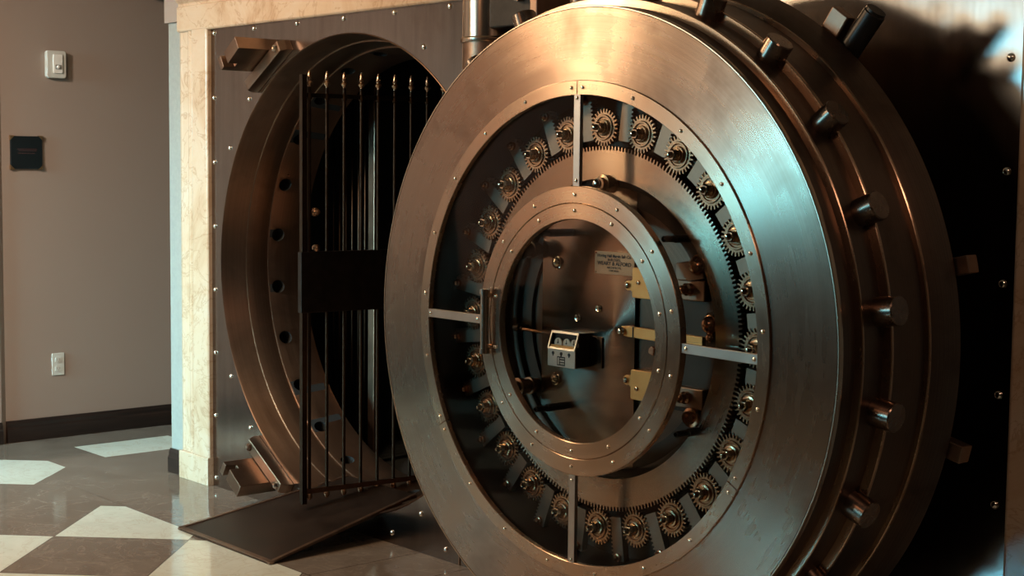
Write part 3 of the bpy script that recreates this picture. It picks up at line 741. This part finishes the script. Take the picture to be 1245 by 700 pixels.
# right-hand works between the glass door ring and the ring gear
b = MB(); b.box(.24, .42, .135, .160, -.20, .165); part(b, 'works_plate', M['recess'], .002)
b = MB(); b.prism([(.275, .20), (.36, .215), (.375, .165), (.33, .155), (.275, .155)], 'y', .10, .150); part(b, 'works_block', M['rack'], .003)
for vc in (.133, -.155):
    b = MB(); b.box(.265, .372, .108, .150, vc-.030, vc+.026); part(b, 'guide_block', M['bracket'], .003)
    b = MB(); b.revolve((.318, .108, vc), (0, -1, 0), [(.017, 0), (.017, .012), (.012, .016), (.012, .030), (.007, .034), (0, .035)], 18); part(b, 'guide_nut', M['copper'])
dm_part(.352, .197, .026, .110, 'dome_nut', 'copper', .9)
dm_part(.392, .046, .022, .112, 'dome_nut', 'copper', .9)
dm_part(.394, .012, .011, .108, 'dome_nut', 'copper', .8)
b = MB(); b.prism([(.376, -.02), (.412, -.02), (.412, .075), (.376, .075)], 'y', .112, .150); part(b, 'link_plate', M['recess'], .002)
def stud(u_, v_, w_a, w_b, r, name='flanged_stud', mat='copper'):
    b = MB(); L_ = w_b-w_a
    b.revolve((u_, w_b, v_), (0, -1, 0), [(r, 0), (r, L_*.30), (r*1.25, L_*.31), (r*1.25, L_*.40), (r, L_*.41), (r, L_*.70), (r*1.3, L_*.71), (r*1.3, L_*.84), (r*.9, L_*.86), (r*.9, L_), (r*.55, L_), (r*.5, L_*.90), (0, L_*.90)], 22)
    return part(b, name, M[mat])
stud(.349, -.203, .075, .150, .020)
stud(-.325, -.200, .060, .160, .021, mat='bracket')
stud(-.325, .205, .060, .160, .021, mat='recess')
stud(.012, .405, .070, .150, .020, 'flanged_stud', 'gear')
dm_part(.002, .406, .013, .072, 'dome_nut', 'nickel', .8)
for (u_, v_) in ((.308, .267), (-.178, -.242), (.365, -.238), (-.178, .262)):
    b = MB(); b.revolve((u_, .002+.012, v_), (0, 1, 0), [(.005, 0), (.0085, .003), (.0085, .045), (.011, .047), (.011, .14)], 14); part(b, 'standoff_pin', M['black'])

# ------------------------------------------------------------------ things on the far wall
XW = -2.03
def wallbox(o, y0, y1, z0, z1, d0, d1): return MB(o).box(XW+d0, XW+d1, y0, y1, z0, z1)
o = Vector((XW, -.018, 2.0)); t = empty('alarm_strobe', o, 'white wall strobe unit with rounded corners, above the black sign', 'alarm')
b = MB(o); pr = rounded(-.072, .036, 1.930, 2.074, .014); b.prism(pr, 'x', XW, XW+.032); b.build('housing', M['white_plastic'], t, .004, loc=(0, 0, 0))
b = MB(o); b.prism(rounded(-.040, .012, 1.955, 2.055, .006), 'x', XW+.032, XW+.040); b.build('front_panel', M['clear'], t, .002, loc=(0, 0, 0))
b = MB(o); b.prism(rounded(-.030, .006, 1.975, 2.000, .004), 'x', XW+.040, XW+.0415); fl = b.build('flash_window', M['grey_plastic'], t, loc=(0, 0, 0))
b = MB(o); b.revolve((XW+.0415, -.014, 1.988), (1, 0, 0), [(.009, 0), (.007, .006), (0, .009)], 14); b.build('flash_lens', M['clear'], fl, loc=(0, 0, 0))
o = Vector((XW, -.185, 1.53)); t = empty('wall_sign', o, 'small square black sign with gilt corners on the taupe wall', 'sign')
b = MB(o); b.prism(rounded(-.270, -.098, 1.448, 1.620, .004), 'x', XW, XW+.014); b.build('sign_panel', M['sign'], t, .002, loc=(0, 0, 0))
for yy in (-.270, -.098):
    for zz in (1.448, 1.620):
        b = MB(o); sy = 1 if yy < -.2 else -1; sz = 1 if zz < 1.5 else -1
        pl = [(yy-sy*.003, zz-sz*.003), (yy+sy*.022, zz-sz*.003), (yy-sy*.003, zz+sz*.022)]
        b.prism(pl, 'x', XW+.001, XW+.0165); b.build('corner', M['gilt'], t, loc=(0, 0, 0))
b = MB(o)
for z_, w_ in ((1.552, .100), (1.544, .086), (1.530, .090)):
    x_ = -.184-w_/2
    while x_ < -.184+w_/2:
        d_ = random.uniform(.006, .016); b.box(XW+.014, XW+.0148, x_, x_+d_, z_-.0025, z_+.0025); x_ += d_+.003
b.build('lettering', M['faint'], t, loc=(0, 0, 0))
o = Vector((XW, -.02, .40)); t = empty('wall_outlet', o, 'white electrical outlet plate low on the taupe wall', 'outlet')
b = MB(o); b.prism(rounded(-.056, .014, .338, .458, .004), 'x', XW, XW+.006); b.build('cover_plate', M['white_plastic'], t, .002, loc=(0, 0, 0))
for zz in (.374, .422):
    b = MB(o); b.prism(rounded(-.038, -.004, zz-.015, zz+.015, .010), 'x', XW+.006, XW+.0085); sk = b.build('socket', M['white_plastic'], t, loc=(0, 0, 0))
    b = MB(o); b.box(XW+.0085, XW+.009, -.029, -.0265, zz-.004, zz+.008); b.box(XW+.0085, XW+.009, -.0155, -.013, zz-.004, zz+.008); b.box(XW+.0085, XW+.009, -.023, -.019, zz-.011, zz-.007); b.build('slots', M['grey_plastic'], sk, loc=(0, 0, 0))
